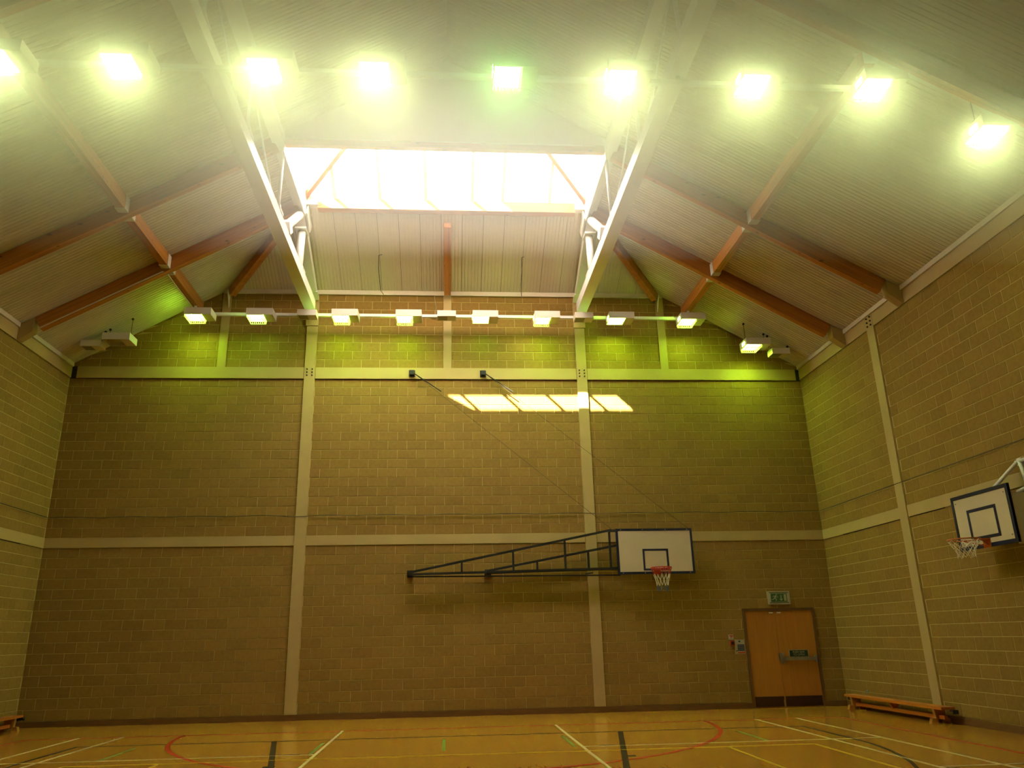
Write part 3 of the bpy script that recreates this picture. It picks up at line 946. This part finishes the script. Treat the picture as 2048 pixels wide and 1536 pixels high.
# white wall frame: local x along wall towards camera, local y towards wall (+y = +x world)
yw = .46
MB().tube([(.0, .10, .55), (.10, .14, .85), (.42, yw - .05, 1.24), (.52, yw - .03, 1.27)], .03, 10).build('support_tube', M['steel_white'], sb, smooth=True)
MB().tube([(.42, yw - .04, 1.26), (1.6, yw - .04, 1.30)], .03, 10).tube([(.50, yw - .04, 1.26), (.55, yw - .04, .88)], .03, 10).tube([(.35, yw - .06, .80), (1.6, yw - .04, 1.05)], .03, 10).build('wall_frame', M['steel_white'], sb, smooth=True)
MB().box(.44, .54, yw - .04, yw + .04, 1.20, 1.31).box(.50, .60, yw - .04, yw + .04, .80, .92).build('clamp', M['steel_white'], sb)
MB().box(.40, .50, .03, .50, .03, .10).box(.40, .50, .03, .50, .55, .62).box(.56, .62, .06, .5, -.02, .75).build('rear_frame', M['trim_white'], sb)
tag(sb, 'square white backboard with black border and orange ring on the right wall', 'backboard')

# ------------------------------------------------------------------ gymnastics benches
def bench(x, y0, y1, s):
    """s=+1: against the right wall."""
    L = y0 - y1
    r = empty('balance_bench', (x, y0, 0))
    MB().box(-.125, .125, 0, -L, .245, .29).build('seat', M['bench'], r)
    MB().box(-.03, .03, -.1, -L + .1, .075, .14).build('rail', M['bench'], r)
    for y in (-.22, -L / 2, -L + .28):
        if abs(y + L / 2) < .01:
            MB().hexa([(-.035, y - .03, .13), (.035, y - .03, .13), (.035, y + .03, .13), (-.035, y + .03, .13), (-.11, y - .03, .245), (.11, y - .03, .245), (.11, y + .03, .245), (-.11, y + .03, .245)]).build('leg', M['bench'], r)
            continue
        g = MB().hexa([(-.085, y - .035, .06), (.085, y - .035, .06), (.085, y + .035, .06), (-.085, y + .035, .06), (-.105, y - .035, .245), (.105, y - .035, .245), (.105, y + .035, .245), (-.105, y + .035, .245)])
        g.hexa([(-.19, y - .04, 0), (-.06, y - .04, 0), (-.06, y + .04, 0), (-.19, y + .04, 0), (-.16, y - .04, .085), (-.06, y - .04, .085), (-.06, y + .04, .085), (-.16, y + .04, .085)])
        g.hexa([(.06, y - .04, 0), (.19, y - .04, 0), (.19, y + .04, 0), (.06, y + .04, 0), (.06, y - .04, .085), (.16, y - .04, .085), (.16, y + .04, .085), (.06, y + .04, .085)])
        g.box(-.07, .07, y - .035, y + .035, .05, .085)
        g.build('leg', M['benchleg'], r)
    for y, d in ((0, 1), (-L, -1)):
        MB().box(.02, .12, y, y + d * .09, .215, .245).box(.02, .12, y + d * .07, y + d * .09, .18, .215).build('hook', M['dark'], r)
    MB().tube([(-.02, .02, .20), (.03, .02, .20)], .035, 10).build('wheel', M['black'], r)
    return r
tag(bench(17.78, -.55, -3.85, 1), 'long orange wooden gym bench along the right wall near the double door', 'bench')
tag(bench(.235, -.42, -3.7, -1), 'long orange wooden gym bench in the corner by the left wall', 'bench')
for x, y, s, lab in ((W, -.92, -1, 'small metal ring fixing on the right wall just above the bench'), (0, -.75, 1, 'small metal ring fixing on the left wall just above the bench')):
    h = empty('wall_ring', (x, y, .36))
    MB().box(0, s * .012, -.03, .03, -.03, .03).build('plate', M['metal'], h)
    MB().tube([(s * .012, 0, .0), (s * .05, 0, .012), (s * .06, 0, -.02), (s * .035, 0, -.04), (s * .012, 0, -.015)], .008, 6).build('ring', M['metal'], h)
    tag(h, lab, 'fixing')

# ------------------------------------------------------------------ cables and trunking
pts = []
for i in range(61):
    x = .06 + (W - .12) * i / 60
    pts.append((x, -.035, 4.40 + .012 * math.sin(i * 1.3) + (-.012 if abs(x - XL) < .4 else 0)))
tag(MB().tube(pts, .007, 5).build('slack_cable', M['cable']), 'thin dark cable strung straight across the back wall above the middle rail', 'cable')
tag(MB().tube([(W - .03, -.06, 4.40), (W - .035, -3.3, 4.41), (W - .03, -9, 4.42)], .008, 5).build('slack_cable', M['cable']), 'thin dark cable strung along the right wall above the middle rail', 'cable')
tag(MB().tube([(.03, -.06, 4.40), (.035, -3.3, 4.41), (.03, -9, 4.42)], .008, 5).build('slack_cable', M['cable']), 'thin dark cable strung along the left wall above the middle rail', 'cable')

Y_ROW = (-.66, -8.74)
LZ = 9.06                                      # underside of the housings
for yr, where in ((Y_ROW[0], 'by the back wall'), (Y_ROW[1], 'across the top of the picture')):
    t = empty('trunking', (9.0, yr + .25, 9.27))
    MB().box(-6.12, 6.12, -.03, .03, -.035, .035).build('channel', M['steel_white'], t)
    for xx in (-6.1, XL - 9.0, XR - 9.0, 6.1):
        MB().box(xx - .03, xx + .03, -.012, .012, .035, .12 if abs(xx) < 5 else .27).build('drop_strap', M['steel_white'], t)
    tag(t, f'long white cable trunking joining the row of lights {where}', 'trunking')
cpts = [(.45, -2.30, slope_z(.45) - .33), (1.6, -2.30, slope_z(1.6) - .33), (2.80, -2.30, slope_z(2.80) - .33), (2.86, -2.24, slope_z(2.86) - .33), (2.83, -1.6, slope_z(2.83) - .295), (2.83, -.40, slope_z(2.83) - .295), (2.9, -.30, 9.40), (3.0, -.40, 9.30)]
tag(MB().tube(cpts, .013, 6).build('conduit', M['trim_white']), 'thin white conduit clipped along the first left rafter and down its purlin', 'conduit')
for x, lab in ((7.35, 'thin black wire loop hanging from the end slope left of its middle rafter'), (10.85, 'thin black wire loop hanging from the end slope right of its middle rafter')):
    z = hip(-.95)
    tag(MB().tube([(x + .05, -.93, z - .005), (x - .02, -.99, z - .06), (x - .02, -.95, z - .42), (x, -.5, z - .75), (x + .04, -.14, 9.98)], .008, 5).build('wire_loop', M['black']), lab, 'wire')
jb = empty('junction_box', (8.66, 0, 9.44))
MB().box(-.06, .06, -.06, 0, -.035, .035).build('box', M['white'], jb)
MB().tube([(.03, -.03, .03), (.05, -.04, .25), (.0, -.05, .58)], .008, 5).build('lead', M['wire_light'], jb)
tag(jb, 'tiny white junction box with a pale lead beside the middle stub post', 'junction box')

# ------------------------------------------------------------------ luminaires
ordinal = ['first', 'second', 'third', 'fourth', 'fifth', 'sixth', 'seventh', 'eighth', 'ninth', 'tenth']
def lamp(lens, guard, lit=True, lz=.095):
    r = empty('ceiling_light', (0, 0, 0))
    h = MB()
    x0, x1, xm, yw_, zt = -.31, .31, .09, .21, .17
    h.box(xm, x1, -yw_, yw_, 0, zt)                       # gear compartment
    h.box(x0, xm, -yw_, yw_, zt - .012, zt)               # lid
    h.box(x0, xm, -yw_, -yw_ + .012, 0, zt - .012).box(x0, xm, yw_ - .012, yw_, 0, zt - .012).box(x0, x0 + .012, -yw_ + .012, yw_ - .012, 0, zt - .012)
    h.build('housing', M['housing'], r)
    MB().box(x0 + .014, xm - .004, -yw_ + .014, yw_ - .014, lz, lz + .008).build('lens', lens, r)
    if lit:
        MB().box(x0 - .004, x0, -.10, .06, .03, .11).build('side_window', lens, r)
    if guard:
        g = MB()
        zb = -.075
        a, b, c, d = x0 + .01, xm - .01, -yw_ + .01, yw_ - .01
        q = .02
        rr = .006
        for z, k in ((zb, q), (-.004, 0)):
            g.tube([(a + k, c + k, z), (b - k, c + k, z)], rr, 4).tube([(a + k, d - k, z), (b - k, d - k, z)], rr, 4)
            g.tube([(a + k, c + k, z), (a + k, d - k, z)], rr, 4).tube([(b - k, c + k, z), (b - k, d - k, z)], rr, 4)
        for i in range(9):
            x_ = a + (b - a) * i / 8
            for yy, k in ((c, q), (d, -q)):
                g.tube([(x_, yy, -.004), (x_, yy + k, zb)], .0045, 4, cap=False)
        for i in range(9):
            y_ = c + (d - c) * i / 8
            for xx, k in ((a, q), (b, -q)):
                g.tube([(xx, y_, -.004), (xx + k, y_, zb)], .0045, 4, cap=False)
        for i in range(1, 5):
            x_ = a + (b - a) * i / 5
            g.tube([(x_, c + q, zb), (x_, d - q, zb)], .003, 4, cap=False)
        g.build('wire_guard', M['housing'], r)
    for xx in (-.24, .24):
        MB().box(xx - .02, xx + .02, -.03, .03, zt, zt + .03).box(xx - .012, xx + .012, .0, .025, zt + .03, zt + .075).build('hook', M['black'], r)
    return r
def hangers(o, ztop):
    """two suspension wires up to the ceiling for the outer lights."""
    for xx in (-.24, .24):
        zc = slope_z(o.location.x + xx) - o.location.z
        MB().tube([(xx, 0.0, .20), (xx, 0.0, zc)], .006, 5).build('suspension_wire', M['black'], o)
        MB().box(xx - .02, xx + .02, -.02, .02, zc - .04, zc).build('ceiling_hook', M['black'], o)
M['lens_off'] = mat('lens_off', (0.55, 0.50, 0.34), .3, noise=((6, 6, 6), .05, 2))
protos = {}
def place(lens, guard, loc, label, group, lit=True):
    key = (lens, guard)
    if key not in protos:
        protos[key] = lamp(M[lens], guard, lit, .012 if 'near' in lens else .095)
        o = protos[key]
    else:
        src = protos[key]
        c = src.copy(); COL.objects.link(c)
        for ch in src.children:
            if ch.name.startswith(('suspension', 'ceiling_hook')):
                continue
            d = ch.copy(); COL.objects.link(d); d.parent = c
        o = c
    o.location = loc
    tag(o, label, 'ceiling light', group)
    return o
far_x = [1.34, 3.12, 4.55, 6.55, 8.07, 9.92, 11.43, 13.27, 15.06, 16.63]
far_l = ['lens_off', 'lens_far', 'lens_far_dim', 'lens_far', 'lens_far', 'lens_far_dim', 'lens_far', 'lens_far', 'lens_far', 'lens_far']
far_g = [False, True, True, True, True, False, True, False, True, True]
for i, x in enumerate(far_x):
    z = LZ if 0 < i < 9 else 8.40
    st = 'unlit' if i == 0 else ('dim green' if far_l[i].endswith('dim') else 'brightly lit')
    gd = 'with wire guard' if far_g[i] else 'without guard'
    o = place(far_l[i], far_g[i], (x, Y_ROW[0], z), f'{st} white box light {gd}, {ordinal[i]} from left by the back wall', 'box lights in the row by the back wall', i > 0)
    if i in (0, 9):
        hangers(o, z)
near_x = [1.3, 3.15, 4.76, 6.64, 8.13, 9.95, 11.54, 13.44, 15.21, 16.78]
near_l = ['lens_near'] * 5 + ['lens_near_dim'] + ['lens_near'] * 4
for i, x in enumerate(near_x):
    z = LZ if 0 < i < 9 else 8.33
    if i == 0:
        continue
    o = place(near_l[i], True, (x, Y_ROW[1] + 0.0, z), f'{"weaker" if near_l[i].endswith("dim") else "glaring"} white box light, {ordinal[i-1]} from left in the row across the top of the picture', 'box lights in the row across the top')
    if i == 9:
        hangers(o, z)
# small emergency fittings
def emergency(loc, label, hang=False):
    r = empty('emergency_light', loc)
    MB().box(-.225, .225, -.14, .14, 0, .15).build('housing', M['housing'], r)
    MB().box(-.20, .02, -.115, .115, -.004, .0).build('grille', M['metal'], r)
    for xx in (-.17, .17):
        MB().box(xx - .018, xx + .018, -.02, .02, .15, .20).build('hook', M['black'], r)
    tag(r, label, 'emergency light', 'emergency lights by the back wall')
    if hang:
        hangers(r, 0)
    return r
em_lab = ['small unlit white emergency box lowest at the far left by the back wall', 'small unlit white emergency box under the left truss end', 'small unlit white emergency box in front of the middle stub post', 'small unlit white emergency box under the right truss end', 'small unlit white emergency box hung lowest at the far right by the back wall']
for i, (x, z) in enumerate(((.76, 8.26), (5.64, 9.09), (8.98, 9.10), (12.35, 9.09), (17.20, 8.18))):
    emergency((x, Y_ROW[0], z), em_lab[i], i in (0, 4))

# ------------------------------------------------------------------ added volume that imitates lens glare around the upper lights
if GLARE_HAZE > 0:
    hz = bpy.data.materials.new('glare_haze')
    hz.use_nodes = True
    nt = hz.node_tree
    nt.nodes.clear()
    o = nt.nodes.new('ShaderNodeOutputMaterial')
    v = nt.nodes.new('ShaderNodeVolumeScatter')
    v.inputs['Color'].default_value = (1, 1, 1, 1)
    v.inputs['Density'].default_value = GLARE_HAZE
    v.inputs['Anisotropy'].default_value = 0.70
    nt.links.new(v.outputs[0], o.inputs['Volume'])
    h = MB().box(.4, W - .4, -7.9, -16.3, 6.7, 9.9).build('glare_haze', hz, kind='stuff')
    tag(h, 'added scattering volume imitating lens glare around the upper row of lights', 'glare_haze')
